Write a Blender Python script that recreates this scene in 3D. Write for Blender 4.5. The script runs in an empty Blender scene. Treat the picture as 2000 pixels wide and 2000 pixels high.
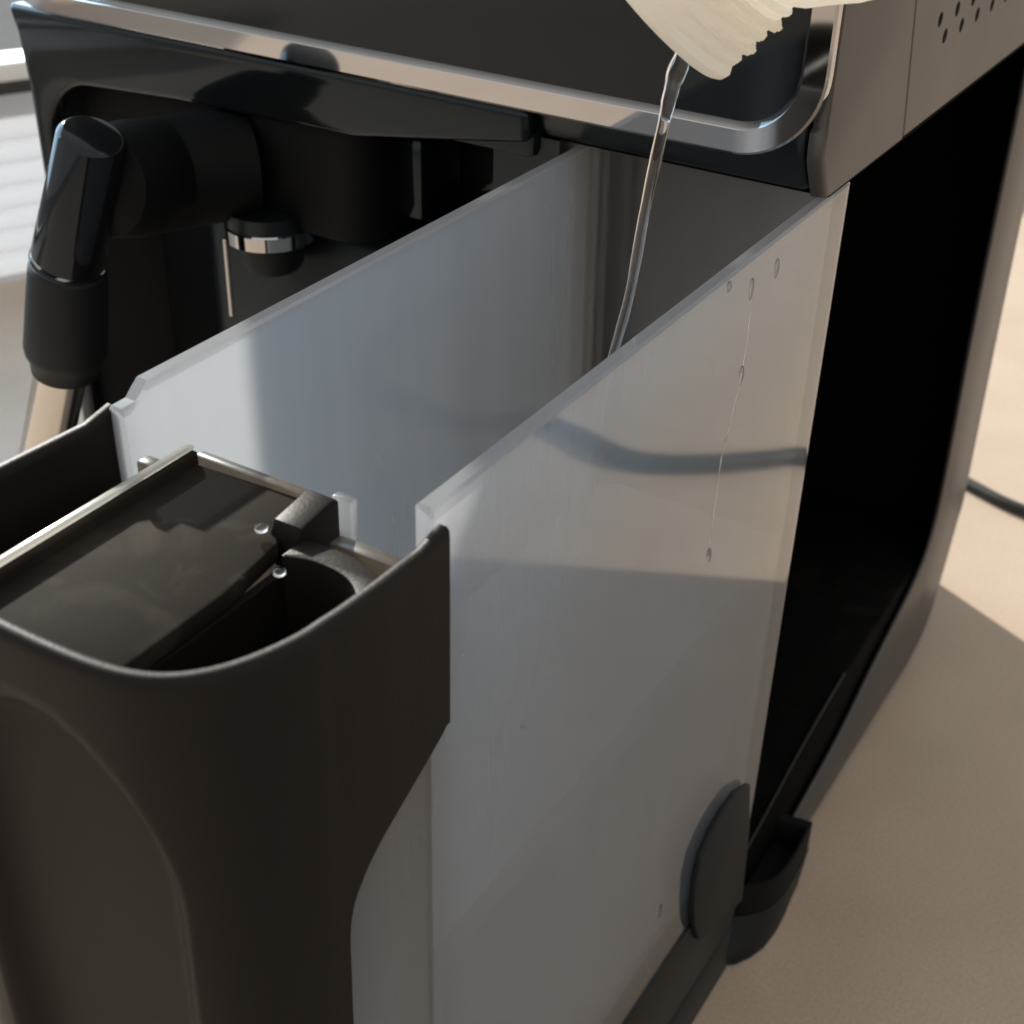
import bpy, bmesh, math, random
from mathutils import Vector, Matrix
random.seed(7)
S = 0.1                      # all lengths below are in decimetres; S turns them into metres
scene = bpy.context.scene
C = scene.collection

# ------------------------------------------------------------------ camera
cam_d = bpy.data.cameras.new("camera")
cam = bpy.data.objects.new("camera", cam_d); C.objects.link(cam)
Rr = Vector((0.85006206, 0.52618393, 0.02291214))
Rd = Vector((0.29875853, -0.44591114, -0.84374558))
Rf = Vector((-0.43374859, 0.7240813, -0.53625408))
m = Matrix.Identity(4)
for i in range(3):
    m[i][0] = Rr[i]; m[i][1] = -Rd[i]; m[i][2] = -Rf[i]
m.translation = Vector((0, 0, 3.86)) * S
cam.matrix_world = m
cam_d.sensor_width = 36; cam_d.lens = 49.444
cam_d.clip_start = 0.01; cam_d.clip_end = 100
cam_d.dof.use_dof = True; cam_d.dof.focus_distance = 0.285; cam_d.dof.aperture_fstop = 30
scene.camera = cam

# ------------------------------------------------------------------ world and lamps
w = bpy.data.worlds.new("World"); scene.world = w; w.use_nodes = True
bg = w.node_tree.nodes["Background"]
bg.inputs[0].default_value = (1.0, 0.95, 0.89, 1); bg.inputs[1].default_value = 0.76

def look(o, target):
    o.rotation_euler = (Vector(target) - o.location).to_track_quat('-Z', 'Y').to_euler()

# low daylight that falls in through the window on the left
sl = bpy.data.lights.new("window_beam", 'SPOT'); so = bpy.data.objects.new("window_beam", sl); C.objects.link(so)
el = math.radians(26); hd = Vector((1, -0.56, 0)).normalized()
L = Vector((hd.x*math.cos(el), hd.y*math.cos(el), -math.sin(el)))
so.location = (Vector((-1.2, 3.0, 1.5)) - L*60) * S
look(so, Vector((-1.2, 3.0, 1.5)) * S)
sl.energy = 5100; sl.color = (1.0, 0.88, 0.76); sl.spot_size = math.radians(50); sl.spot_blend = 0.1
sl.shadow_soft_size = 0.055
# soft light from the same window
al = bpy.data.lights.new("window_glow", 'AREA'); ao = bpy.data.objects.new("window_glow", al); C.objects.link(ao)
al.shape = 'RECTANGLE'; al.size = 1.4; al.size_y = 1.0; al.energy = 20; al.color = (0.55, 0.78, 1.0)
ao.location = Vector((-13, 5.0, 7)) * S; look(ao, Vector((-1.4, 2.0, 1.5)) * S)

scene.view_settings.view_transform = 'Standard'
scene.view_settings.look = 'None'
scene.view_settings.exposure = 0
scene.view_settings.gamma = 1

# ------------------------------------------------------------------ materials
def mat(name):
    M = bpy.data.materials.new(name); M.use_nodes = True
    nt = M.node_tree
    return M, nt, nt.nodes["Principled BSDF"]
def N(nt, t, **kw):
    n = nt.nodes.new(t)
    for k, v in kw.items(): setattr(n, k, v)
    return n
def plain(name, col, rough=0.4, metal=0.0, var=0.08, scale=30, bump=0.0, bscale=400, rvar=0.06, spec=0.5, coat=0.0, tint=None):
    M, nt, P = mat(name)
    tc = N(nt, 'ShaderNodeTexCoord')
    nz = N(nt, 'ShaderNodeTexNoise'); nz.inputs['Scale'].default_value = scale; nz.inputs['Detail'].default_value = 5
    nt.links.new(tc.outputs['Object'], nz.inputs['Vector'])
    mx = N(nt, 'ShaderNodeMix', data_type='RGBA')
    mx.inputs['A'].default_value = tuple(c*(1-var) for c in col) + (1,)
    mx.inputs['B'].default_value = tuple(min(1, c*(1+var)) for c in col) + (1,)
    nt.links.new(nz.outputs['Fac'], mx.inputs['Factor'])
    nt.links.new(mx.outputs['Result'], P.inputs['Base Color'])
    mr = N(nt, 'ShaderNodeMapRange'); mr.inputs['To Min'].default_value = max(0, rough-rvar); mr.inputs['To Max'].default_value = rough+rvar
    nt.links.new(nz.outputs['Fac'], mr.inputs['Value']); nt.links.new(mr.outputs['Result'], P.inputs['Roughness'])
    P.inputs['Metallic'].default_value = metal
    P.inputs['Specular IOR Level'].default_value = spec
    P.inputs['Coat Weight'].default_value = coat
    if tint: P.inputs['Specular Tint'].default_value = tint + (1,)
    P.inputs['Coat Roughness'].default_value = 0.04
    if bump:
        n2 = N(nt, 'ShaderNodeTexNoise'); n2.inputs['Scale'].default_value = bscale; n2.inputs['Detail'].default_value = 3
        nt.links.new(tc.outputs['Object'], n2.inputs['Vector'])
        b = N(nt, 'ShaderNodeBump'); b.inputs['Strength'].default_value = bump; b.inputs['Distance'].default_value = 0.0005
        nt.links.new(n2.outputs['Fac'], b.inputs['Height']); nt.links.new(b.outputs['Normal'], P.inputs['Normal'])
    return M

def stained(name, col, rough, dust=(0.055, 0.048, 0.040), **kw):
    """dull plastic with dried limescale smudges"""
    M = plain(name, col, rough, **kw); nt = M.node_tree; P = nt.nodes["Principled BSDF"]
    src = P.inputs['Base Color'].links[0].from_socket
    tc = N(nt, 'ShaderNodeTexCoord')
    a = N(nt, 'ShaderNodeTexNoise'); a.inputs['Scale'].default_value = 70; a.inputs['Detail'].default_value = 8; a.inputs['Distortion'].default_value = 1.2
    nt.links.new(tc.outputs['Object'], a.inputs['Vector'])
    cr = N(nt, 'ShaderNodeValToRGB'); cr.color_ramp.elements[0].position = 0.52; cr.color_ramp.elements[0].color = (0, 0, 0, 1)
    cr.color_ramp.elements[1].position = 0.78; cr.color_ramp.elements[1].color = (0.75, 0.75, 0.75, 1)
    nt.links.new(a.outputs['Fac'], cr.inputs['Fac'])
    mx = N(nt, 'ShaderNodeMix', data_type='RGBA'); mx.inputs['B'].default_value = dust + (1,)
    nt.links.new(cr.outputs['Color'], mx.inputs['Factor']); nt.links.new(src, mx.inputs['A'])
    nt.links.new(mx.outputs['Result'], P.inputs['Base Color'])
    return M
def counter_mat():
    M, nt, P = mat('quartz_counter')
    tc = N(nt, 'ShaderNodeTexCoord')
    n1 = N(nt, 'ShaderNodeTexNoise'); n1.inputs['Scale'].default_value = 900; n1.inputs['Detail'].default_value = 4
    n2 = N(nt, 'ShaderNodeTexNoise'); n2.inputs['Scale'].default_value = 20; n2.inputs['Detail'].default_value = 6
    nt.links.new(tc.outputs['Object'], n1.inputs['Vector']); nt.links.new(tc.outputs['Object'], n2.inputs['Vector'])
    cr = N(nt, 'ShaderNodeValToRGB')
    cr.color_ramp.elements[0].position = 0.28; cr.color_ramp.elements[0].color = (0.36, 0.288, 0.228, 1)
    cr.color_ramp.elements[1].position = 0.72; cr.color_ramp.elements[1].color = (0.475, 0.384, 0.306, 1)
    nt.links.new(n1.outputs['Fac'], cr.inputs['Fac'])
    mx = N(nt, 'ShaderNodeMix', data_type='RGBA', blend_type='MULTIPLY'); mx.inputs['Factor'].default_value = 0.42
    cr2 = N(nt, 'ShaderNodeValToRGB'); cr2.color_ramp.elements[0].position = 0.3; cr2.color_ramp.elements[0].color = (0.75, 0.73, 0.70, 1)
    cr2.color_ramp.elements[1].position = 0.7
    nt.links.new(n2.outputs['Fac'], cr2.inputs['Fac'])
    nt.links.new(cr.outputs['Color'], mx.inputs['A']); nt.links.new(cr2.outputs['Color'], mx.inputs['B'])
    nt.links.new(mx.outputs['Result'], P.inputs['Base Color'])
    P.inputs['Roughness'].default_value = 0.45
    return M

def clear_plastic(name, tint, body, scatter, rough, through=0.74):
    """cloudy clear plastic: fresnel gloss over a mix of see-through and light-scattering resin"""
    M = bpy.data.materials.new(name); M.use_nodes = True
    nt = M.node_tree; nt.nodes.clear()
    out = N(nt, 'ShaderNodeOutputMaterial')
    tc = N(nt, 'ShaderNodeTexCoord')
    nz = N(nt, 'ShaderNodeTexNoise'); nz.inputs['Scale'].default_value = 6; nz.inputs['Detail'].default_value = 1.5
    nt.links.new(tc.outputs['Object'], nz.inputs['Vector'])
    bm_ = N(nt, 'ShaderNodeBump'); bm_.inputs['Strength'].default_value = 0.07; bm_.inputs['Distance'].default_value = 0.002
    nt.links.new(nz.outputs['Fac'], bm_.inputs['Height'])
    tr = N(nt, 'ShaderNodeBsdfTransparent'); tr.inputs[0].default_value = tint + (1,)
    df = N(nt, 'ShaderNodeBsdfDiffuse'); df.inputs[0].default_value = body + (1,)
    tl = N(nt, 'ShaderNodeBsdfTranslucent'); tl.inputs[0].default_value = body + (1,)
    m1 = N(nt, 'ShaderNodeMixShader'); m1.inputs[0].default_value = through
    nt.links.new(df.outputs[0], m1.inputs[1]); nt.links.new(tl.outputs[0], m1.inputs[2])
    n3 = N(nt, 'ShaderNodeTexNoise'); n3.inputs['Scale'].default_value = 60; n3.inputs['Detail'].default_value = 6
    mpn = N(nt, 'ShaderNodeMapping'); mpn.inputs['Scale'].default_value = (1, 1, 0.12)
    nt.links.new(tc.outputs['Object'], mpn.inputs['Vector']); nt.links.new(mpn.outputs['Vector'], n3.inputs['Vector'])
    mr = N(nt, 'ShaderNodeMapRange'); mr.inputs['To Min'].default_value = scatter*0.80; mr.inputs['To Max'].default_value = scatter*1.20
    nt.links.new(n3.outputs['Fac'], mr.inputs['Value'])
    m2 = N(nt, 'ShaderNodeMixShader')
    nt.links.new(mr.outputs['Result'], m2.inputs[0])
    nt.links.new(tr.outputs[0], m2.inputs[1]); nt.links.new(m1.outputs[0], m2.inputs[2])
    gl = N(nt, 'ShaderNodeBsdfGlossy'); gl.inputs['Roughness'].default_value = rough; gl.inputs['Color'].default_value = (1, 1, 1, 1)
    nt.links.new(bm_.outputs['Normal'], gl.inputs['Normal'])
    fr = N(nt, 'ShaderNodeFresnel'); fr.inputs['IOR'].default_value = 1.5
    gm = N(nt, 'ShaderNodeNewGeometry')          # both faces of the wall act as plastic met from the air
    m3 = N(nt, 'ShaderNodeMixShader')
    lw = N(nt, 'ShaderNodeLayerWeight'); lw.inputs['Blend'].default_value = 0.5
    pw = N(nt, 'ShaderNodeMath', operation='POWER'); pw.inputs[1].default_value = 4.2
    nt.links.new(lw.outputs['Facing'], pw.inputs[0])
    ml = N(nt, 'ShaderNodeMath', operation='MULTIPLY_ADD'); ml.inputs[1].default_value = 0.94; ml.inputs[2].default_value = 0.04
    nt.links.new(pw.outputs[0], ml.inputs[0])
    nt.links.new(ml.outputs[0], m3.inputs[0])
    nt.links.new(m2.outputs[0], m3.inputs[1]); nt.links.new(gl.outputs[0], m3.inputs[2])
    nt.links.new(m3.outputs[0], out.inputs[0])
    nt.nodes.remove(fr); nt.nodes.remove(gm)
    return M

def water_mat():
    M = bpy.data.materials.new('water'); M.use_nodes = True
    P = M.node_tree.nodes["Principled BSDF"]
    P.inputs['Transmission Weight'].default_value = 1; P.inputs['Roughness'].default_value = 0.0; P.inputs['IOR'].default_value = 1.33
    P.inputs['Base Color'].default_value = (1, 1, 1, 1)
    return M

def glow_glass():
    M = bpy.data.materials.new('window_glass'); M.use_nodes = True
    nt = M.node_tree; nt.nodes.clear()
    out = N(nt, 'ShaderNodeOutputMaterial'); tr = N(nt, 'ShaderNodeBsdfTransparent'); gl = N(nt, 'ShaderNodeBsdfGlossy')
    gl.inputs['Roughness'].default_value = 0.02; tr.inputs[0].default_value = (0.93, 0.96, 0.97, 1)
    mx = N(nt, 'ShaderNodeMixShader'); mx.inputs[0].default_value = 0.06
    nt.links.new(tr.outputs[0], mx.inputs[1]); nt.links.new(gl.outputs[0], mx.inputs[2]); nt.links.new(mx.outputs[0], out.inputs[0])
    return M
def blind_mat():
    M = bpy.data.materials.new('blind_fabric'); M.use_nodes = True
    nt = M.node_tree; nt.nodes.clear()
    out = N(nt, 'ShaderNodeOutputMaterial'); d = N(nt, 'ShaderNodeBsdfDiffuse'); t = N(nt, 'ShaderNodeBsdfTranslucent')
    d.inputs[0].default_value = (0.85, 0.84, 0.82, 1); t.inputs[0].default_value = (0.52, 0.55, 0.58, 1)
    mx = N(nt, 'ShaderNodeMixShader'); mx.inputs[0].default_value = 0.6
    nt.links.new(d.outputs[0], mx.inputs[1]); nt.links.new(t.outputs[0], mx.inputs[2]); nt.links.new(mx.outputs[0], out.inputs[0])
    return M

def cream_mat():
    M = bpy.data.materials.new('cream_plastic'); M.use_nodes = True
    nt = M.node_tree; P = nt.nodes["Principled BSDF"]; out = nt.nodes["Material Output"]
    P.inputs['Base Color'].default_value = (0.93, 0.885, 0.80, 1); P.inputs['Roughness'].default_value = 0.5
    t = N(nt, 'ShaderNodeBsdfTranslucent'); t.inputs[0].default_value = (0.95, 0.91, 0.84, 1)
    mx = N(nt, 'ShaderNodeMixShader'); mx.inputs[0].default_value = 0.55
    nt.links.new(P.outputs[0], mx.inputs[1]); nt.links.new(t.outputs[0], mx.inputs[2]); nt.links.new(mx.outputs[0], out.inputs[0])
    return M
MT = dict(
    counter=counter_mat(),
    tank=clear_plastic('cloudy_tank_plastic', (0.72, 0.735, 0.75), (0.52, 0.535, 0.555), 0.38, 0.045, 0.88),
    smoke=clear_plastic('smoked_plastic', (0.55, 0.50, 0.44), (0.30, 0.265, 0.225), 0.5, 0.3),
    rim=clear_plastic('tank_rim_plastic', (0.7, 0.72, 0.75), (0.50, 0.51, 0.54), 0.8, 0.15),
    pool=clear_plastic('pooled_water', (0.93, 0.96, 0.97), (0.93, 0.96, 0.98), 0.80, 0.03, 0.55),
    clear=clear_plastic('pale_glint_plastic', (0.9, 0.9, 0.88), (0.85, 0.83, 0.78), 0.8, 0.15),  # pale colour stands in for the glint on the tongue's lip
    satin=plain('satin_black_plastic', (0.0135, 0.0116, 0.0106), 0.48, spec=0.10, bump=0.12, bscale=1500),
    grip=plain('grip_black_plastic', (0.009, 0.0095, 0.0088), 0.65, spec=0.2, bump=0.2, bscale=1800),
    tongue=stained('worn_black_plastic', (0.020, 0.0165, 0.0135), 0.75, var=0.35, scale=45, bump=0.05, bscale=500, rvar=0.10, spec=0.035),
    gloss=plain('gloss_black', (0.006, 0.007, 0.008), 0.10, spec=0.42, scale=8, rvar=0.03, tint=(0.72, 0.88, 1.0)),
    display=plain('display_black_glass', (0.007, 0.007, 0.008), 0.07, spec=0.42, scale=8, rvar=0.02, tint=(0.72, 0.88, 1.0)),
    dark=plain('dark_plastic', (0.005, 0.0065, 0.007), 0.34, spec=0.4, tint=(0.72, 0.88, 1.0)),
    void=plain('recess_black', (0.0024, 0.0026, 0.0027), 0.8, spec=0.05),
    shade=plain('matt_black_plastic', (0.004, 0.0048, 0.0052), 0.6, spec=0.12),
    rubber=plain('rubber_black', (0.006, 0.0072, 0.0078), 0.55, spec=0.3, tint=(0.88, 0.95, 1.0)),
    dusty=stained('dusty_black_plastic', (0.0026, 0.0027, 0.0027), 0.8, dust=(0.009, 0.008, 0.007), spec=0.05),
    base=plain('base_black_plastic', (0.007, 0.0082, 0.0085), 0.45, spec=0.25, bump=0.1, bscale=1500, tint=(0.88, 0.95, 1.0)),
    chrome=plain('chrome', (0.50, 0.505, 0.52), 0.05, metal=1.0, var=0.01, rvar=0.012),
    steel=plain('polished_steel', (0.62, 0.60, 0.57), 0.16, metal=1.0, var=0.03),
    silver=plain('silver_paint', (0.082, 0.080, 0.080), 0.42, metal=0.6, var=0.03, bump=0.06, bscale=2500),
    cream=cream_mat(),
    cable=plain('cable_black', (0.012, 0.011, 0.010), 0.45),
    water=water_mat(),
    wall=plain('white_paint', (0.78, 0.77, 0.75), 0.6, var=0.02),
    frame=plain('white_frame', (0.80, 0.82, 0.82), 0.35, var=0.02),
    gap=plain('rubber_seal', (0.05, 0.05, 0.045), 0.6),
    glass=glow_glass(), blind=blind_mat(),
    patio=plain('patio_concrete', (0.42, 0.43, 0.45), 0.8, var=0.1, scale=3),
)

# ------------------------------------------------------------------ mesh helpers
def obj(name, bm, m, parent=None, smooth=True, ang=35):
    bmesh.ops.recalc_face_normals(bm, faces=bm.faces[:])
    me = bpy.data.meshes.new(name); bm.to_mesh(me); bm.free()
    return link(name, me, m, parent, smooth, ang)
def link(name, me, m, parent=None, smooth=True, ang=35):
    me.transform(Matrix.Scale(S, 4))
    if m is not None and len(me.materials) == 0: me.materials.append(m)
    if smooth:
        me.polygons.foreach_set('use_smooth', [True]*len(me.polygons))
        try: me.set_sharp_from_angle(angle=math.radians(ang))
        except Exception: pass
    o = bpy.data.objects.new(name, me); C.objects.link(o)
    if parent is not None:
        o.parent = parent
        root = parent
        while root.parent: root = root.parent
        if parent.parent is None: o.location = -root.location
    return o
def thing(name, loc, label, cat, group=None):
    e = bpy.data.objects.new(name, None); C.objects.link(e)
    e.empty_display_size = 0.02; e.location = Vector(loc) * S
    e['label'] = label; e['category'] = cat
    if group: e['group'] = group
    return e
def tag(o, label, cat, group=None, kind=None):
    if label: o['label'] = label
    if cat: o['category'] = cat
    if group: o['group'] = group
    if kind: o['kind'] = kind
    return o
def bevel(bm, off, seg=2, edges=None, ang=30):
    if edges is None:
        edges = [e for e in bm.edges if len(e.link_faces) == 2 and e.calc_face_angle(0) > math.radians(ang)]
    if edges: bmesh.ops.bevel(bm, geom=edges, offset=off, segments=seg, profile=0.5, affect='EDGES', clamp_overlap=True)
def add_box(bm, x0, x1, y0, y1, z0, z1):
    v = [bm.verts.new((x, y, z)) for x in (x0, x1) for y in (y0, y1) for z in (z0, z1)]
    for f in ((0,1,3,2),(4,6,7,5),(0,4,5,1),(2,3,7,6),(0,2,6,4),(1,5,7,3)): bm.faces.new([v[i] for i in f])
def box(x0, x1, y0, y1, z0, z1, bv=0.0, seg=2):
    bm = bmesh.new(); add_box(bm, x0, x1, y0, y1, z0, z1)
    if bv: bmesh.ops.recalc_face_normals(bm, faces=bm.faces[:]); bevel(bm, bv, seg)
    return bm
def prism(pts, axis, a, b, bv=0.0, seg=2, bm=None):
    """polygon pts extruded along axis from a to b; axis 'x': pts=(y,z); 'y': (x,z); 'z': (x,y)"""
    new = bm is None
    if new: bm = bmesh.new()
    def P(p, t):
        return {'x': (t, p[0], p[1]), 'y': (p[0], t, p[1]), 'z': (p[0], p[1], t)}[axis]
    A = [bm.verts.new(P(p, a)) for p in pts]; B = [bm.verts.new(P(p, b)) for p in pts]
    n = len(pts)
    bm.faces.new(A); bm.faces.new(B[::-1])
    for i in range(n): bm.faces.new((A[i], A[(i+1) % n], B[(i+1) % n], B[i]))
    bmesh.ops.recalc_face_normals(bm, faces=bm.faces[:])
    if bv:
        ed = [e for e in bm.edges if e.calc_face_angle(0) > math.radians(50)]
        bevel(bm, bv, seg, ed)
    return bm
def basis(d):
    d = Vector(d).normalized(); a = Vector((0, 0, 1)) if abs(d.z) < 0.9 else Vector((1, 0, 0))
    u = d.cross(a).normalized(); return u, d.cross(u).normalized(), d
def tube(pts, rad, n=20, caps=True, bm=None, jit=0.0):
    if bm is None: bm = bmesh.new()
    pts = [Vector(p) for p in pts]; rings = []
    if not hasattr(rad, '__len__'): rad = [rad]*len(pts)
    u = None
    for i, p in enumerate(pts):
        d = (pts[min(i+1, len(pts)-1)] - pts[max(i-1, 0)]).normalized()
        if u is None: u, v, _ = basis(d)
        else:
            u = (u - d*u.dot(d)).normalized(); v = d.cross(u)
        rings.append([bm.verts.new(p + (u*math.cos(2*math.pi*k/n) + v*math.sin(2*math.pi*k/n))*rad[i]*(1+random.uniform(-jit, jit))) for k in range(n)])
    for a, b in zip(rings, rings[1:]):
        for k in range(n): bm.faces.new((a[k], a[(k+1) % n], b[(k+1) % n], b[k]))
    if caps: bm.faces.new(rings[0][::-1]); bm.faces.new(rings[-1])
    return bm
def lathe(org, axis, prof, n=48, bm=None, caps=False):
    """prof: (distance along the axis, radius)"""
    if bm is None: bm = bmesh.new()
    u, v, d = basis(axis); org = Vector(org); rings = []
    for s, r in prof:
        rings.append([bm.verts.new(org + d*s + (u*math.cos(2*math.pi*k/n) + v*math.sin(2*math.pi*k/n))*r) for k in range(n)])
    for a, b in zip(rings, rings[1:]):
        for k in range(n): bm.faces.new((a[k], a[(k+1) % n], b[(k+1) % n], b[k]))
    if caps: bm.faces.new(rings[0][::-1]); bm.faces.new(rings[-1])
    return bm
def spline(pts, per=8):
    P = [Vector(p) for p in pts]; out = []
    for i in range(len(P)-1):
        p0 = P[max(i-1, 0)]; p1 = P[i]; p2 = P[i+1]; p3 = P[min(i+2, len(P)-1)]
        for k in range(per):
            t = k/per
            out.append(0.5*((2*p1) + (p2-p0)*t + (2*p0-5*p1+4*p2-p3)*t*t + (3*p1-p0-3*p2+p3)*t**3))
    out.append(P[-1]); return out
def arc(cx, cy, r, a0, a1, n=8):
    return [(cx + r*math.cos(math.radians(a0+(a1-a0)*i/n)), cy + r*math.sin(math.radians(a0+(a1-a0)*i/n))) for i in range(n+1)]
def rrect(x0, x1, y0, y1, r, n=8):
    """r = radii of corners (x0,y0),(x1,y0),(x1,y1),(x0,y1), counter-clockwise"""
    if not hasattr(r, '__len__'): r = [r]*4
    return (arc(x0+r[0], y0+r[0], r[0], 180, 270, n) + arc(x1-r[1], y0+r[1], r[1], 270, 360, n)
            + arc(x1-r[2], y1-r[2], r[2], 0, 90, n) + arc(x0+r[3], y1-r[3], r[3], 90, 180, n))
def boolean_cut(o, cutter_bm):
    me = bpy.data.meshes.new('cut'); bmesh.ops.recalc_face_normals(cutter_bm, faces=cutter_bm.faces[:]); cutter_bm.to_mesh(me); cutter_bm.free()
    me.transform(Matrix.Scale(S, 4))
    c = bpy.data.objects.new('cut', me); C.objects.link(c); c.location = o.location; c.parent = o.parent
    md = o.modifiers.new('b', 'BOOLEAN'); md.operation = 'DIFFERENCE'; md.solver = 'EXACT'; md.object = c
    bpy.context.view_layer.update()
    dg = bpy.context.evaluated_depsgraph_get()
    nm = bpy.data.meshes.new_from_object(o.evaluated_get(dg)); nm.name = o.name
    o.modifiers.clear(); o.data = nm
    bpy.data.objects.remove(c, do_unlink=True)

# ------------------------------------------------------------------ setting
bm = bmesh.new()
wd = Vector((0.436, 0.900, 0)).normalized()         # direction of the window wall
w0 = Vector((-7.498, 5.729, 0))
pl = w0 - wd*30; pr = w0 + wd*45
f = [bm.verts.new(p) for p in ((pl.x, pl.y, 0), (30, pl.y, 0), (30, pr.y, 0), (pr.x, pr.y, 0))]
f2 = [bm.verts.new((v.co.x, v.co.y, -0.4)) for v in f]
bm.faces.new(f); bm.faces.new(f2[::-1])
for i in range(4): bm.faces.new((f[i], f2[i], f2[(i+1) % 4], f[(i+1) % 4]))
o = obj('countertop', bm, MT['counter'], smooth=False); tag(o, 'beige quartz countertop under the coffee machine', 'countertop', kind='structure')

bm = bmesh.new(); add_box(bm, -400, 200, -300, 400, -9.2, -9.0)
o = obj('patio', bm, MT['patio'], smooth=False); tag(o, 'pale ground outside the window', 'patio', kind='structure')

# window on the left: blind in the lower part, frame rail, pane above
win = thing('window', (w0.x, w0.y, 0), 'bright window with white blind at the left edge behind the countertop', 'window')
nrm = Vector((-wd.y, wd.x, 0))                       # outwards
def wbox(s0, s1, n0, n1, z0, z1, bv=0.0):
    bm = box(s0, s1, n0, n1, z0, z1, bv)
    M = Matrix(((wd.x, nrm.x, 0, w0.x), (wd.y, nrm.y, 0, w0.y), (0, 0, 1, 0), (0, 0, 0, 1)))
    bmesh.ops.transform(bm, matrix=M, verts=bm.verts[:]); return bm
sh = None
for k in range(8):
    z = 0.02 + k*0.15
    if sh is None:
        b = wbox(-12, 14, 0.05, 0.09, z, z+0.143, 0.015); s_ = obj('slat', b, MT['blind'], win); sh = s_.data; z0_ = z
    else:
        s_ = bpy.data.objects.new('slat', sh); C.objects.link(s_); s_.parent = win; s_.location = -win.location + Vector((0, 0, (z-z0_)*S))
obj('seal', wbox(-12, 14, 0.12, 0.30, 1.20, 1.32), MT['gap'], win)
obj('frame_rail', wbox(-12, 14, 0.0, 0.30, 1.31, 1.43, 0.02), MT['frame'], win)
obj('pane', wbox(-12, 14, 0.14, 0.17, 1.43, 14), MT['glass'], win, smooth=False)

# power cord lying on the counter behind the machine
path = spline([(-1.75, 7.0, .032), (-1.22, 6.76, .032), (-.9, 6.655, .032), (-.4, 6.62, .036), (.02, 6.55, .046), (.21, 6.38, .05), (.42, 6.18, .052), (.65, 6.02, .052), (.81, 5.96, .052), (.97, 5.97, .052), (1.12, 6.02, .05), (1.38, 6.07, .045), (1.62, 6.22, .034), (1.85, 6.7, .032), (1.95, 7.6, .032)], 6)  # unseen stretch thickened to widen its reflection in the tank wall
o = obj('power_cord', tube(path, [max(.028, p.z-.002) for p in path], 14), MT['cable']); tag(o, 'thin black power cord lying on the countertop behind the machine', 'cord')

# ------------------------------------------------------------------ coffee machine
cm = thing('coffee_machine', (-2.3, 4.4, 0), 'black and silver bean to cup coffee machine with chrome trimmed control panel', 'coffee machine')
XL, XR = -3.58, -1.0

# silver head side: front cap and rear side panel with a hairline joint and vent holes
def head_prof(y0, y1):
    return [(y0, 2.757), (y1, 2.757), (y1, 4.0), (y0, 4.0)]
capb = prism([(3.02, 2.757), (3.566, 2.757), (3.468, 3.14), (3.22, 4.1), (2.972, 4.1), (2.972, 2.93), (2.957, 2.92), (2.957, 2.86)], 'x', -1.034, -1.0)
ed = [e for e in capb.edges if all(abs(v.co.x+1.0) < 1e-4 for v in e.verts) and max(v.co.y for v in e.verts) < 3.3 and min(v.co.z for v in e.verts) < 3.0 and (e.verts[0].co-e.verts[1].co).length < 0.4]
ed2 = [e for e in capb.edges if all(abs(v.co.y-2.957) < 1e-4 and abs(v.co.z-2.86) < 1e-4 for v in e.verts)]
bevel(capb, 0.025, 5, ed + ed2)
obj('head_fascia', prism([(3.022, 2.76), (3.40, 2.76), (3.40, 2.95), (2.98, 2.95), (2.962, 2.90), (2.962, 2.862)], 'x', -1.758, -1.035, 0.03, 4), MT['dark'], cm)  # dark colour stands in for shade and reflection under the rounded silver corner
obj('head_front', capb, MT['silver'], cm, ang=50)
sideb = prism([(3.574, 2.757), (5.02, 2.757), (5.45, 2.757), (6.2, 2.757), (6.2, 4.1), (3.23, 4.1), (3.476, 3.14)], 'x', -1.06, -1.0, 0.006)
side = obj('side_panel', sideb, MT['silver'], cm)
cut = bmesh.new()
rows = []
for r_ in range(-1, 8):
    z = 2.968 + 0.0545*(r_+1) - 0.0545*0 if r_ >= 0 else 2.968
    off = 3.796 if r_ % 2 else 3.872
    if r_ == -1: off = 3.796
    n_ = 8
    rows.append((z, [off + 0.147*k for k in range(n_)] + ([off-0.147] if r_ == 0 else [])))
seen = set()
for z, ys in rows:
    for y in ys:
        if (round(y, 3), round(z, 3)) in seen: continue
        seen.add((round(y, 3), round(z, 3)))
        lathe((-1.1, y, z), (1, 0, 0), [(0, 0.0195), (0.2, 0.0195)], 12, cut, caps=True)
boolean_cut(side, cut)
side.data.polygons.foreach_set('use_smooth', [False]*len(side.data.polygons))
obj('head_liner', box(-1.9, -1.075, 3.1, 6.1, 2.80, 4.0), MT['void'], cm, smooth=False)
obj('head_top', box(XL+.1, -1.76, 3.0, 6.2, 2.70, 4.05, 0.03), MT['dark'], cm)

# rear and lower part of the side panel: vertical post running round into the foot strip
inner = spline([(4.90, 2.757, 0), (4.942, 1.779, 0), (5.02, 1.032, 0), (5.015, .76, 0), (4.90, .60, 0), (4.456, .44, 0), (4.127, .314, 0), (3.743, .243, 0), (3.66, .228, 0)], 6)
outer = spline([(3.66, .055, 0), (4.0, .050, 0), (4.7, .045, 0), (5.10, .045, 0), (5.30, .109, 0), (5.393, .30, 0), (5.467, .564, 0), (5.495, .738, 0), (5.40, 1.61, 0), (5.30, 2.757, 0)], 6)
obj('side_strip', prism([(p.x, p.y) for p in inner] + [(p.x, p.y) for p in outer], 'x', -1.016, -1.0, 0.005), MT['silver'], cm)

obj('bay_jamb', box(-1.90, -1.705, 3.03, 3.26, .5, 2.756), MT['dark'], cm, smooth=False)
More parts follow.
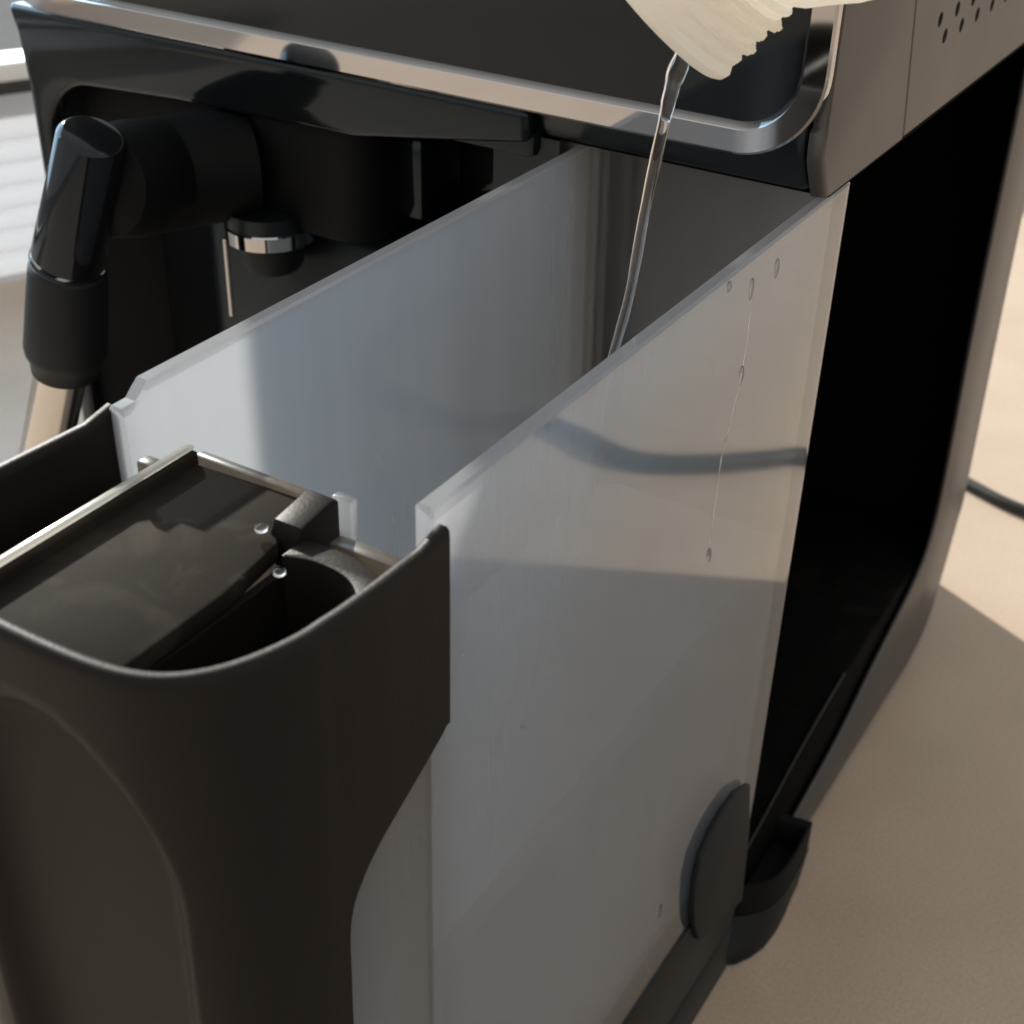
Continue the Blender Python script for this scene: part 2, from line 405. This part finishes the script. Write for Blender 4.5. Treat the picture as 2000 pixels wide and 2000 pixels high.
# black tank bay behind the pulled-out tank
obj('bay_wall', box(-1.86, -1.80, 3.25, 5.75, 0.02, 2.78), MT['void'], cm, smooth=False)
obj('bay_back', box(-1.80, -1.03, 5.30, 5.42, 0.6, 2.75), MT['void'], cm, smooth=False)
obj('rear_body', box(-1.80, -1.16, 5.44, 5.86, 0.02, 2.75, 0.03), MT['dark'], cm)
obj('bay_floor', prism([(3.22, .02), (3.22, .385), (3.79, .53), (4.3, .60), (5.29, .62), (5.29, .02)], 'x', -1.79, -1.03, 0.014), MT['dusty'], cm)
obj('bay_ledge', tube(spline([(-1.034, 3.20, .392), (-1.034, 3.45, .452), (-1.034, 3.79, .538), (-1.034, 4.15, .594)], 6), .006, 8), MT['base'], cm)
obj('bay_roof', box(-1.80, -1.0, 3.05, 5.29, 2.752, 2.756), MT['void'], cm, smooth=False)
vb = lathe((-1.80, 4.75, 1.62), (1, 0, 0), [(0, .001), (.0, .05), (.06, .05), (.06, .028), (.03, .028), (.03, .001)], 24)
obj('water_valve', vb, MT['silver'], cm)
vb = lathe((-1.80, 4.62, 2.0), (1, 0, 0), [(0, .001), (.0, .035), (.03, .035), (.03, .001)], 20)
obj('sensor_boss', vb, MT['dark'], cm)

# corner block and foot at the front right of the base
blk = [(-1.10, 3.64), (-.925, 3.67), (-.918, 3.58), (-.914, 3.50), (-.916, 3.42), (-.928, 3.35), (-.952, 3.30), (-.985, 3.262), (-1.02, 3.235), (-1.10, 3.20)]
bm = bmesh.new(); prev = None
cx_ = sum(p[0] for p in blk)/len(blk); cy_ = sum(p[1] for p in blk)/len(blk)
for k_, z in ((1.0, .168), (1.0, .294), (.975, .30), (.86, .30), (.84, .294), (.80, .20)):
    vs = [bm.verts.new((cx_ + (p[0]-cx_)*k_, cy_ + (p[1]-cy_)*k_, z)) for p in blk]
    if prev:
        for k in range(len(vs)): bm.faces.new((prev[k], prev[(k+1) % len(vs)], vs[(k+1) % len(vs)], vs[k]))
    else: bm.faces.new(vs[::-1])
    prev = vs
bm.faces.new(prev)
obj('corner_cup', bm, MT['shade'], cm, ang=40)
fb = [(-1.10, 3.64), (-.930, 3.64), (-.925, 3.57), (-.914, 3.48), (-.910, 3.388), (-.918, 3.30), (-.938, 3.235), (-.972, 3.175), (-1.02, 3.14), (-1.10, 3.13)]
bm = bmesh.new(); prev = None
for t, z in ((0, .164), (.25, .12), (.6, .06), (.95, .012), (.9, .004)):
    vs = [bm.verts.new((a[0]+.003 + (b[0]-a[0]-.003)*t, a[1]+.002 + (b[1]-a[1]-.002)*t, z)) for a, b in zip(blk, fb)]
    if prev:
        for k in range(len(vs)): bm.faces.new((prev[k], prev[(k+1) % len(vs)], vs[(k+1) % len(vs)], vs[k]))
    else: bm.faces.new(vs[::-1])
    prev = vs
bm.faces.new(prev)
obj('foot', bm, MT['rubber'], cm, ang=50)
# guide lip standing up beside the tank
obj('guide_lip', prism([(3.16, .34), (3.12, .70), (3.06, .93), (2.95, .985), (2.86, .985), (2.78, .965), (2.72, .92), (2.70, .84), (2.71, .74), (2.74, .62), (2.80, .50), (2.95, .42), (3.1, .36)], 'x', -.996, -.974, 0.006, 2), MT['rubber'], cm)
obj('machine_base', box(XL+.02, -1.87, 3.0, 5.86, 0.02, .55, 0.04), MT['base'], cm)
obj('body_back', box(XL+.02, -1.87, 3.45, 5.86, .55, 2.79, 0.02), MT['dark'], cm)

# chrome trim round the control panel
def ring(x0, x1, z0, z1, r, n=14): return rrect(x0, x1, z0, z1, r, n)
ox0, ox1, oz0, oz1 = -3.60, -0.999, 2.848, 3.95
loops = [(0.0, 2.955), (0.0, 2.932), (0.006, 2.9268), (0.056, 2.9262), (0.060, 2.931), (0.070, 2.95), (0.070, 2.97)]
bm = bmesh.new(); prev = None; first = None
for d_, y_ in loops:
    pts = ring(ox0+d_, ox1-d_, oz0+d_, oz1-d_, 0.205-d_)
    vs = [bm.verts.new((p[0], y_, p[1])) for p in pts]
    if prev:
        for k in range(len(vs)): bm.faces.new((prev[k], prev[(k+1) % len(vs)], vs[(k+1) % len(vs)], vs[k]))
    prev = vs
obj('chrome_trim', bm, MT['chrome'], cm, ang=20)
pts = ring(ox0+.066, ox1-.066, oz0+.066, oz1-.066, .14)
obj('control_panel', prism(pts, 'y', 2.952, 2.99), MT['display'], cm, ang=30)

# dark front below the trim, with its big recess, spouts and steam wand
fp = [(-1.76, 2.846), (XL-.02, 2.846), (XL+.005, 2.75), (XL+.02, 2.6), (XL+.02, 2.0), (XL+.01, 0.02), (XL+.09, 0.02), (XL+.09, 2.42)]
fp += [(x, z) for x, z in arc(XL+.09+.2, 2.44, .2, 180, 90, 8)] + [(-2.95, 2.66), (-2.30, 2.672), (-1.76, 2.757)]
obj('front_panel', prism(fp, 'y', 2.955, 3.02, 0.02, 3), MT['gloss'], cm)
obj('left_cheek', box(XL, XL+.05, 3.02, 5.86, .02, 2.84, 0.02), MT['silver'], cm)
obj('recess_back', box(XL+.06, -1.87, 3.40, 3.44, .5, 2.70), MT['gloss'], cm, smooth=False)
obj('spout_block', prism(rrect(-2.76, -2.30, 2.99, 3.39, (.10, .10, .03, .03), 6), 'z', 2.34, 2.79, 0.02, 2), MT['shade'], cm)
cup = obj('coffee_spout', lathe((-2.655, 3.0, 2.39), (0, 0, -1), [(0, .126), (.03, .126), (.05, .126)], 40, caps=True), MT['dark'], cm)
obj('spout_ring', lathe((-2.655, 3.0, 2.345), (0, 0, -1), [(0, .127), (.004, .132), (.045, .130), (.049, .125), (.045, .105)], 48), MT['chrome'], cup)
obj('spout_nozzle', lathe((-2.655, 3.0, 2.325), (0, 0, -1), [(0, .10), (.10, .095), (.12, .08)], 32, caps=True), MT['rubber'], cup)
obj('vent_cover', box(-2.36, -2.235, 3.18, 3.39, 2.38, 2.62, 0.015), MT['gloss'], cm)
obj('vent_slot', box(-2.49, -2.372, 3.2, 3.395, 2.2, 2.62, 0.005), MT['void'], cm)
obj('thin_rod', tube([(-2.790, 2.95, 2.28), (-2.790, 2.95, 2.03)], .008, 10), MT['steel'], cm)  # thin bright upright line below the spout
obj('brew_door', box(-3.05, -2.0, 3.10, 3.30, .6, 2.34, 0.12, 4), MT['dark'], cm)

# steam wand
wand = obj('steam_wand', lathe((-2.771, 2.48, 2.715), (-.172, 0, -.393), [(-.006, .072), (0, .082), (.011, .090), (.40, .102), (.405, .098)], 48, caps=True), MT['display'], cm)
obj('wand_band', lathe((-2.936, 2.48, 2.338), (-.172, 0, -.393), [(0, .101), (.006, .1045), (.0115, .1045), (.017, .101)], 40), MT['display'], wand)
obj('wand_grip', lathe((-2.941, 2.48, 2.319), (-.095, 0, -.393), [(0, .099), (.010, .107), (.095, .112), (.272, .118), (.296, .113), (.32, .100), (.358, .095)], 48, caps=True), MT['rubber'], wand)
obj('wand_tube', tube([(-3.026, 2.48, 1.999), (-3.210, 2.48, 1.570), (-3.415, 2.48, 1.084)], .0765, 32), MT['steel'], wand)
obj('wand_elbow', tube(spline([(-2.83, 2.50, 2.56), (-2.85, 2.66, 2.53), (-2.87, 2.80, 2.50), (-2.80, 2.93, 2.50), (-2.74, 3.02, 2.50)], 5), [.02, .10, .14, .15, .155, .16] + [.16]*15, 28), MT['shade'], cm)
obj('wand_mount', prism(rrect(-3.44, -2.70, 2.30, 2.64, .14, 8), 'y', 3.05, 3.39, 0.03, 2), MT['shade'], cm)

# ------------------------------------------------------------------ water tank pulled out of its bay
tk = thing('water_tank', (-1.335, 2.2, 0), 'cloudy translucent water tank with dark front cover pulled out of the machine', 'water tank')
def plan(dx, n=10):
    raw = rrect(-1.668+dx, -1.0-dx, 1.12+dx, 3.235-dx, (max(.18-dx, .02), max(.18-dx, .02), max(.05-dx, .02), max(.12-dx, .02)), n)
    pts = []
    L_ = len(raw)
    for i in range(L_):
        a = Vector(raw[i]); b = Vector(raw[(i+1) % L_]); d_ = (b-a).length
        k = max(1, int(d_/0.03))
        for j in range(k): pts.append(tuple(a + (b-a)*j/k))
    return pts
def ztop(y, x=-1.0):
    if y <= 1.445: return 2.34
    if x > -1.335: return 2.748
    if y > 1.511: return 2.748
    if y > 1.479: return 2.748 - (1.511-y)/0.032*0.027
    return 2.721
po, pi_ = plan(0.0), plan(0.028)
# resample both outlines to the same count
def resample(pts, n):
    P = [Vector(p) for p in pts] + [Vector(pts[0])]
    ln = [0]
    for a, b in zip(P, P[1:]): ln.append(ln[-1] + (b-a).length)
    out = []; j = 0
    for i in range(n):
        t = ln[-1]*i/n
        while ln[j+1] < t: j += 1
        out.append(P[j] + (P[j+1]-P[j])*((t-ln[j])/max(1e-9, ln[j+1]-ln[j])))
    return out
def tank_pts(dx):
    """outline with vertices laid at shared stations so the inner and outer walls pair up"""
    ys = [1.312, 1.40, 1.43, 1.444, 1.446, 1.462, 1.4795, 1.49, 1.50, 1.5115, 1.53, 1.7, 1.9, 2.1, 2.3, 2.5, 2.7, 2.9, 3.05, 3.17]
    x0, x1, y0, y1 = -1.668+dx, -1.0-dx, 1.12+dx, 3.235-dx
    rr = (max(.18-dx, .02), max(.18-dx, .02), max(.05-dx, .012), max(.12-dx, .02))
    out = arc(x0+rr[0], y0+rr[0], rr[0], 180, 270, 8) + arc(x1-rr[1], y0+rr[1], rr[1], 270, 360, 8)
    out += [(x1, y) for y in ys]
    out += arc(x1-rr[2], y1-rr[2], rr[2], 0, 90, 6) + arc(x0+rr[3], y1-rr[3], rr[3], 90, 180, 8)
    out += [(x0, y) for y in ys[::-1]]
    return out
TO, TI = tank_pts(0.0), tank_pts(0.034)
bm = bmesh.new()
def loop(pts, zf, taper=0.0):
    vs = []
    for x, y in pts:
        z = zf(y, x); k = (2.748 - z)/2.2
        xx = x + (taper*k if x < -1.335 else 0.0)
        # the long walls belly outwards by a hair
        vs.append(bm.verts.new((xx, y, z)))
    return vs
Zb = 0.60
rings = [loop(TO, lambda y, x: Zb, .05)]
for t in (0.15, .3, .45, .6, .75, .9): rings.append(loop(TO, lambda y, x, t=t: Zb + (ztop(y, x)-Zb)*t, .05))
rings.append(loop(TO, lambda y, x: ztop(y, x)-0.024, .05)); rings.append(loop(TO, lambda y, x: ztop(y, x)-0.006, .05))
TM = [((a[0]*.84+b[0]*.16), (a[1]*.84+b[1]*.16)) for a, b in zip(TO, TI)]
TN = [((a[0]*.16+b[0]*.84), (a[1]*.16+b[1]*.84)) for a, b in zip(TO, TI)]
ry = [p[1] for p in TO]
def loopy(pts, off):
    return [bm.verts.new((p[0], p[1], ztop(y, p[0])+off)) for p, y in zip(pts, ry)]
rings.append(loopy(TM, 0.0)); rings.append(loopy(TN, 0.0)); rings.append(loopy(TI, -0.006))
for t in (.9, .7, .5, .3, 0.0): 
    vs = []
    for (x, y), yy in zip(TI, ry):
        z = Zb + 0.03 + (ztop(yy, x)-0.006-Zb-0.03)*t
        vs.append(bm.verts.new((x + (.05*(2.748-z)/2.2 if x < -1.335 else 0), y, z)))
    rings.append(vs)
n_ = len(TO)
rim_i = len(rings)-5-3
for ri, (a, b) in enumerate(zip(rings, rings[1:])):
    for k in range(n_):
        f_ = bm.faces.new((a[k], a[(k+1) % n_], b[(k+1) % n_], b[k]))
        if rim_i <= ri < rim_i+2: f_.material_index = 1
bm.faces.new(rings[0][::-1]); bm.faces.new(rings[-1])
body = obj('tank_body', bm, MT['tank'], tk, ang=30); body.data.materials.append(MT['rim'])
obj('wall_tab', box(-1.632, -1.577, 1.455, 1.485, 2.571, 2.618, 0.005), MT['smoke'], tk)
obj('wall_tab', box(-1.212, -1.036, 1.455, 1.485, 2.571, 2.605, 0.005), MT['smoke'], tk)
obj('front_wall', box(-1.632, -1.034, 1.455, 1.485, .64, 2.570, 0.008), MT['smoke'], tk)
# black skirt along the tank bottom, a groove between its two halves
obj('base_skirt', prism(rrect(-1.66, -.992, 1.10, 3.17, (.18, .18, .03, .06), 6), 'z', .232, .60, 0.012), MT['base'], tk)
obj('base_tray', prism(rrect(-1.655, -.990, 1.10, 3.17, (.18, .18, .03, .06), 6), 'z', .004, .222, 0.012), MT['base'], tk)
obj('base_joint', prism(rrect(-1.63, -1.015, 1.14, 3.14, (.15, .15, .03, .06), 6), 'z', .2, .25), MT['void'], tk, smooth=False)

# front cover: U-shaped shell with S-cut flanges and a finger recess
rimU = [(-.980, 1.458), (-.984, 1.36), (-.985, 1.30), (-.990, 1.222), (-1.000, 1.142), (-1.020, 1.076), (-1.048, 1.022), (-1.088, .979), (-1.14, .952), (-1.204, .939), (-1.279, .934), (-1.335, .933)]
Sc = [(1.188, .62), (1.188, 1.877), (1.19, 1.974), (1.195, 2.097), (1.222, 2.168), (1.28, 2.227), (1.362, 2.276), (1.448, 2.331)]
_sp = spline([(a, b, 0) for a, b in Sc[1:]], 5)
Sc = [Sc[0]] + [(p.x + 1e-5*i, p.y) for i, p in enumerate(_sp)]
for i in range(1, len(Sc)):
    if Sc[i][0] <= Sc[i-1][0]: Sc[i] = (Sc[i-1][0] + 2e-5, Sc[i][1])
def zlow(y):
    if y <= 1.188: return 0.62
    for (y0, z0), (y1, z1) in zip(Sc[1:], Sc[2:]):
        if y <= y1: return z0 + (z1-z0)*(y-y0)/max(1e-6, y1-y0)
    return 2.335
half = [Vector((p[0], p[1], 0)) for p in rimU]
fine = []
ysq = [1.458] + [a for a, b in Sc[1:][::-1] if a < 1.457] + [1.187]
def xat(y):
    for (xa, ya), (xb, yb) in zip(rimU, rimU[1:]):
        if ya >= y >= yb: return xa + (xb-xa)*(ya-y)/max(1e-9, ya-yb)
    return rimU[0][0]
fine = [Vector((xat(y), y, 0)) for y in ysq] + [Vector((p.x, p.y, 0)) for p in spline([Vector((xat(1.187), 1.187, 0))] + half[4:], 9)[1:]]
lft = spline([(-1.335, .933, 0), (-1.44, .934, 0), (-1.55, .939, 0), (-1.63, .954, 0), (-1.685, .985, 0), (-1.71, 1.04, 0), (-1.712, 1.11, 0), (-1.705, 1.187, 0)], 8)
mir = [p for p in lft[1:]] + [Vector((-1.69 - .015*max(0, min(1, (1.458-y)/.27)), y, 0)) for y in ysq[::-1][1:]]
U = fine + mir
def ztopc(p):
    return 2.700 if p.y < 1.40 else 2.700 + (p.y-1.40)*0.25
NZ = 90
def arch_in(x, z):
    """distance inside the arched outline of the finger recess (negative outside)"""
    dx = abs(x+1.335)
    if z > 2.25: return (1 - math.sqrt((dx/0.232)**2 + ((z-2.25)/0.335)**2))*0.235
    return 0.232 + 0.02*(z-2.25) - dx
nU = len(U)
tang = []
for i in range(nU):
    lo = i
    while lo > 0 and (U[lo]-U[i]).length < .03: lo -= 1
    hi = i
    while hi < nU-1 and (U[hi]-U[i]).length < .03: hi += 1
    d_ = U[hi] - U[lo]; d_.normalize(); tang.append(Vector((-d_.y, d_.x, 0)))
cen = Vector((-1.335, 1.3, 0))
for i in range(nU):
    if tang[i].dot(cen - U[i]) < 0: tang[i] = -tang[i]
TH = 0.025
out_g, in_g, rec_g = [], [], []
for i, p in enumerate(U):
    zl, zt = zlow(p.y), ztopc(p)
    co, ci, cr = [], [], []
    for j in range(NZ+1):
        z = zl + (zt-.02-zl)*j/(NZ-2) if j <= NZ-2 else zt - (.005 if j == NZ-1 else 0)
        a = arch_in(p.x, z) if p.y < 1.05 else -1
        t = min(1, max(0, a/0.05)); dep = 0.055*(t*t*(3-2*t))**0.7 if t > 0 else 0.0
        q = p.copy(); q.z = z
        if j == NZ: q += tang[i]*0.006
        if j == NZ-1: q += tang[i]*0.0012
        if dep:
            flat = Vector((p.x, .985, z)); q = q + (flat - q)*min(1, dep/0.055)
        co.append(q); cr.append(a)
        q2 = p + tang[i]*(TH - (0.006 if j == NZ else 0)); q2.z = z
        if dep: q2.y = max(q2.y, q.y + .02)
        ci.append(q2)
    out_g.append(co); in_g.append(ci); rec_g.append(cr)
bm = bmesh.new(); bm2 = bmesh.new()
OV = [[bm.verts.new(q) for q in c] for c in out_g]; IV = [[bm.verts.new(q) for q in c] for c in in_g]
RV = {}
def rv(i, j):
    if (i, j) not in RV: RV[(i, j)] = bm2.verts.new(out_g[i][j])
    return RV[(i, j)]
for i in range(nU-1):
    for j in range(NZ):
        if min(rec_g[i][j], rec_g[i+1][j], rec_g[i+1][j+1], rec_g[i][j+1]) > 0.012:
            bm2.faces.new((rv(i, j), rv(i+1, j), rv(i+1, j+1), rv(i, j+1)))
        else:
            bm.faces.new((OV[i][j], OV[i+1][j], OV[i+1][j+1], OV[i][j+1]))
        bm.faces.new((IV[i][j], IV[i][j+1], IV[i+1][j+1], IV[i+1][j]))
    bm.faces.new((OV[i][NZ], OV[i+1][NZ], IV[i+1][NZ], IV[i][NZ]))
    bm.faces.new((OV[i][0], IV[i][0], IV[i+1][0], OV[i+1][0]))
for i in (0, nU-1):
    for j in range(NZ): bm.faces.new((OV[i][j], OV[i][j+1], IV[i][j+1], IV[i][j]))
cover = obj('front_cover', bm, MT['satin'], tk, ang=55)
obj('finger_recess', bm2, MT['satin'], cover, ang=80)

# fittings inside the cover
tongue = obj('lid_tongue', prism([(-1.545, .99), (-1.248, .972), (-1.250, 1.25), (-1.272, 1.40), (-1.300, 1.44), (-1.300, 1.53), (-1.555, 1.515)], 'z', 2.575, 2.612, 0.006), MT['tongue'], tk)
obj('tongue_lip', prism([(-1.562, .985), (-1.536, .985), (-1.546, 1.522), (-1.572, 1.520)], 'z', 2.575, 2.634, 0.006, 3), MT['tongue'], tongue)
obj('tongue_edge', box(-1.56, -1.29, 1.522, 1.545, 2.575, 2.622, 0.006), MT['smoke'], tongue)
obj('lip_glint', prism([(-1.566, .985), (-1.548, .985), (-1.554, 1.522), (-1.570, 1.520)], 'z', 2.6345, 2.643, 0.003), MT['clear'], tongue)  # pale strip paints the bright highlight along the lip's edge
obj('clip', prism([(1.415, 2.55), (1.412, 2.615), (1.425, 2.636), (1.505, 2.648), (1.522, 2.640), (1.522, 2.55)], 'x', -1.298, -1.240, 0.006, 2), MT['satin'], tk)
obj('clip_backing', box(-1.262, -1.220, 1.525, 1.545, 2.56, 2.640, 0.005), MT['tank'], tk)
obj('pocket_floor', prism(rrect(-1.62, -1.04, .99, 1.44, (.22, .22, .02, .02), 8), 'z', 2.36, 2.38), MT['void'], tk, smooth=False)
ringp = [(p[0], p[1]) for p in spline([(-1.245, 1.375, 0), (-1.19, 1.392, 0), (-1.12, 1.383, 0), (-1.07, 1.34, 0), (-1.04, 1.27, 0)], 6)]
ringq = [(p[0], p[1]) for p in spline([(-1.013, 1.30, 0), (-1.05, 1.39, 0), (-1.12, 1.43, 0), (-1.19, 1.438, 0), (-1.245, 1.43, 0)], 6)]
obj('pocket_wall', prism(ringp + ringq, 'z', 2.38, 2.612, 0.006), MT['satin'], tk)
obj('pocket_side', box(-1.262, -1.246, 1.0, 1.40, 2.38, 2.574), MT['satin'], tk, smooth=False)
obj('pocket_rib', prism([(-1.20, 1.03), (-1.185, 1.02), (-1.075, 1.30), (-1.09, 1.31)], 'z', 2.38, 2.45, 0.004), MT['satin'], tk)
obj('shelf', prism([(-1.64, 1.15), (-1.58, 1.15), (-1.58, 1.452), (-1.64, 1.452)], 'z', 2.55, 2.585, 0.004), MT['smoke'], tk)
obj('shelf_rib', box(-1.60, -1.592, 1.30, 1.45, 2.582, 2.60, 0.002), MT['tongue'], tk)

# ------------------------------------------------------------------ bottle and stream of water
bot = thing('bottle', (-1.14, 2.345, 3.287), 'cream white plastic bottle tipped mouth down, pouring water into the tank', 'bottle')
ax = Vector((0.6117, 0.2825, 0.7390)).normalized(); oc = Vector((-1.140, 2.345, 3.287))
prof = [(.14, .150), (.012, .150), (0.0, .158), (0.0, .172), (.006, .180), (.018, .183)]
z_ = .030; k = 0
while z_ < .165:
    a = (0.173, 0.179, 0.174, 0.181, 0.174)[k % 5]
    prof += [(z_, .171), (z_+.006, a+.004), (z_+.014, a+.004), (z_+.019, .171)]; z_ += .029; k += 1
prof += [(.172, .172), (.180, .178), (.19, .190), (.225, .216), (.262, .246), (.315, .276), (.37, .296), (.45, .312), (.6, .32), (1.5, .32), (1.56, .30), (1.58, .25)]
bm = lathe(oc, ax, prof, 96)
bmesh.ops.holes_fill(bm, edges=[e for e in bm.edges if e.is_boundary and (sum((v.co for v in e.verts), Vector())/2 - oc).dot(ax) > 1.4])
# moulded threads break up round the neck instead of running as even rings
u_, v_, d_ = basis(ax)
tdir = Vector((0.804, 0.056, -0.575)); tdir = (tdir - ax*tdir.dot(ax)).normalized()
for v in bm.verts:
    s_ = (v.co-oc).dot(ax)
    if .02 < s_ < .178:
        r = v.co - oc - ax*s_; a = math.atan2(r.dot(v_), r.dot(u_)); rl = r.length
        side = max(0.0, min(1.0, (r.normalized().dot(tdir)-0.35)/0.3))          # interrupted thread: only over part of the neck
        v.co += r.normalized()*((.1765 - rl)*(1-side))
        v.co += ax*(a/(2*math.pi))*0.024*side
        v.co += r.normalized()*(0.0016*math.sin(a*23)+0.0012*math.sin(a*41+s_*90))*side
obj('bottle_body', bm, MT['cream'], bot, ang=45)

pts = [(-1.080, 2.440, 3.262), (-1.0745, 2.395, 3.246), (-1.075, 2.360, 3.216), (-1.078, 2.326, 3.173), (-1.0735, 2.290, 3.114), (-1.089, 2.271, 2.949), (-1.101, 2.252, 2.768), (-1.120, 2.227, 2.620), (-1.16, 2.19, 2.3), (-1.19, 2.16, 2.02), (-1.225, 2.12, 1.725)]
sp = spline(pts, 8)
def srad(i):
    t = i/8.0
    base = [(-1, .013), (0, .013), (2, .0155), (3, .0150), (4, .0100), (4.25, .0098), (5, .0092), (6, .0086), (8, .0080), (11, .0075)]
    for (a, ra), (b, rb) in zip(base, base[1:]):
        if a <= t <= b: return ra + (rb-ra)*(t-a)/(b-a)
    return .0075
rs = [1.15*srad(i)*(1+0.05*math.sin(i*0.9)) for i in range(len(sp))]
o = obj('water_stream', tube(sp, rs, 16, jit=0.03), MT['water'], ang=80); tag(o, 'thin clear stream of water falling from the bottle into the tank', 'water stream')

# water standing in the tank up to the line on its wall
wp = [(x, y) for x, y in tank_pts(0.038) if True]
bm = bmesh.new(); lo_ = [bm.verts.new((x + (.05*(2.748-.64)/2.2 if x < -1.335 else 0), max(y, 1.492), .64)) for x, y in wp]
hi_ = [bm.verts.new((x + (.05*(2.748-1.72)/2.2 if x < -1.335 else 0), max(y, 1.492), 1.72)) for x, y in wp]
for k in range(len(wp)): bm.faces.new((lo_[k], lo_[(k+1) % len(wp)], hi_[(k+1) % len(wp)], hi_[k]))
bm.faces.new(lo_[::-1]); bm.faces.new(hi_)
bmesh.ops.remove_doubles(bm, verts=bm.verts[:], dist=1e-5)
o = obj('water', bm, MT['pool'], ang=30); tag(o, 'still water filling the lower part of the translucent tank', 'water')
tr_ = spline([(-.9992, 2.64, 2.62), (-.9992, 2.634, 2.48), (-.9992, 2.60, 2.37), (-.9992, 2.571, 2.283), (-.9992, 2.567, 2.15), (-.9992, 2.564, 2.045)], 5)
o = obj('water_trail', tube(tr_, [.0010*(1+.6*math.sin(i*1.7)) for i in range(len(tr_))], 8), MT['water']); tag(o, 'hair thin trail of water running down the outer tank wall', 'water trail')
# drops on the tank
def drop(y, z, ry, rz, x=-1.0, th=.006):
    bm = bmesh.new(); bmesh.ops.create_uvsphere(bm, u_segments=14, v_segments=10, radius=1)
    for v in bm.verts:
        zz = v.co.z; f = 1.0 - 0.28*zz
        v.co = Vector((x + v.co.x*th, y + v.co.y*ry*f, z + zz*rz))
    return bm
DR = [(2.503, 2.725, .011, .013, 'round water drop just under the tank rim, nearest the front of a row of three'),
      (2.629, 2.675, .009, .026, 'long water drop under the tank rim, middle of a row of three'),
      (2.767, 2.675, .010, .024, 'tilted water drop under the tank rim, rearmost of a row of three'),
      (2.632, 2.47, .005, .024, 'thin running water drop half way between the tank rim and the dark reflection'),
      (2.566, 2.03, .004, .022, 'thin running water drop below the dark cord reflection on the tank'),
      (2.520, .876, .008, .030, 'water drop low on the tank beside the black guide lip')]
for y, z, a, b, lab in DR:
    o = obj('water_drop', drop(y, z, a, b), MT['water']); tag(o, lab, 'water drop', 'water drops on the tank wall')
for k, (x, y, z, r) in enumerate([(-1.262, 1.30, 2.60, .010), (-1.222, 1.345, 2.60, .011), (-1.303, 1.40, 2.622, .012)]):
    bm = bmesh.new(); bmesh.ops.create_uvsphere(bm, u_segments=12, v_segments=8, radius=r)
    for v in bm.verts: v.co = Vector((x, y, z + .006)) + Vector((v.co.x, v.co.y, v.co.z*.6))
    o = obj('water_drop', bm, MT['water'])
    tag(o, ('small water bead on the edge of the dark pocket, farther from the clip', 'small water bead on the rim of the dark pocket nearest the clip', 'small water bead at the foot of the black clip')[k], 'water drop', 'water beads by the clip')
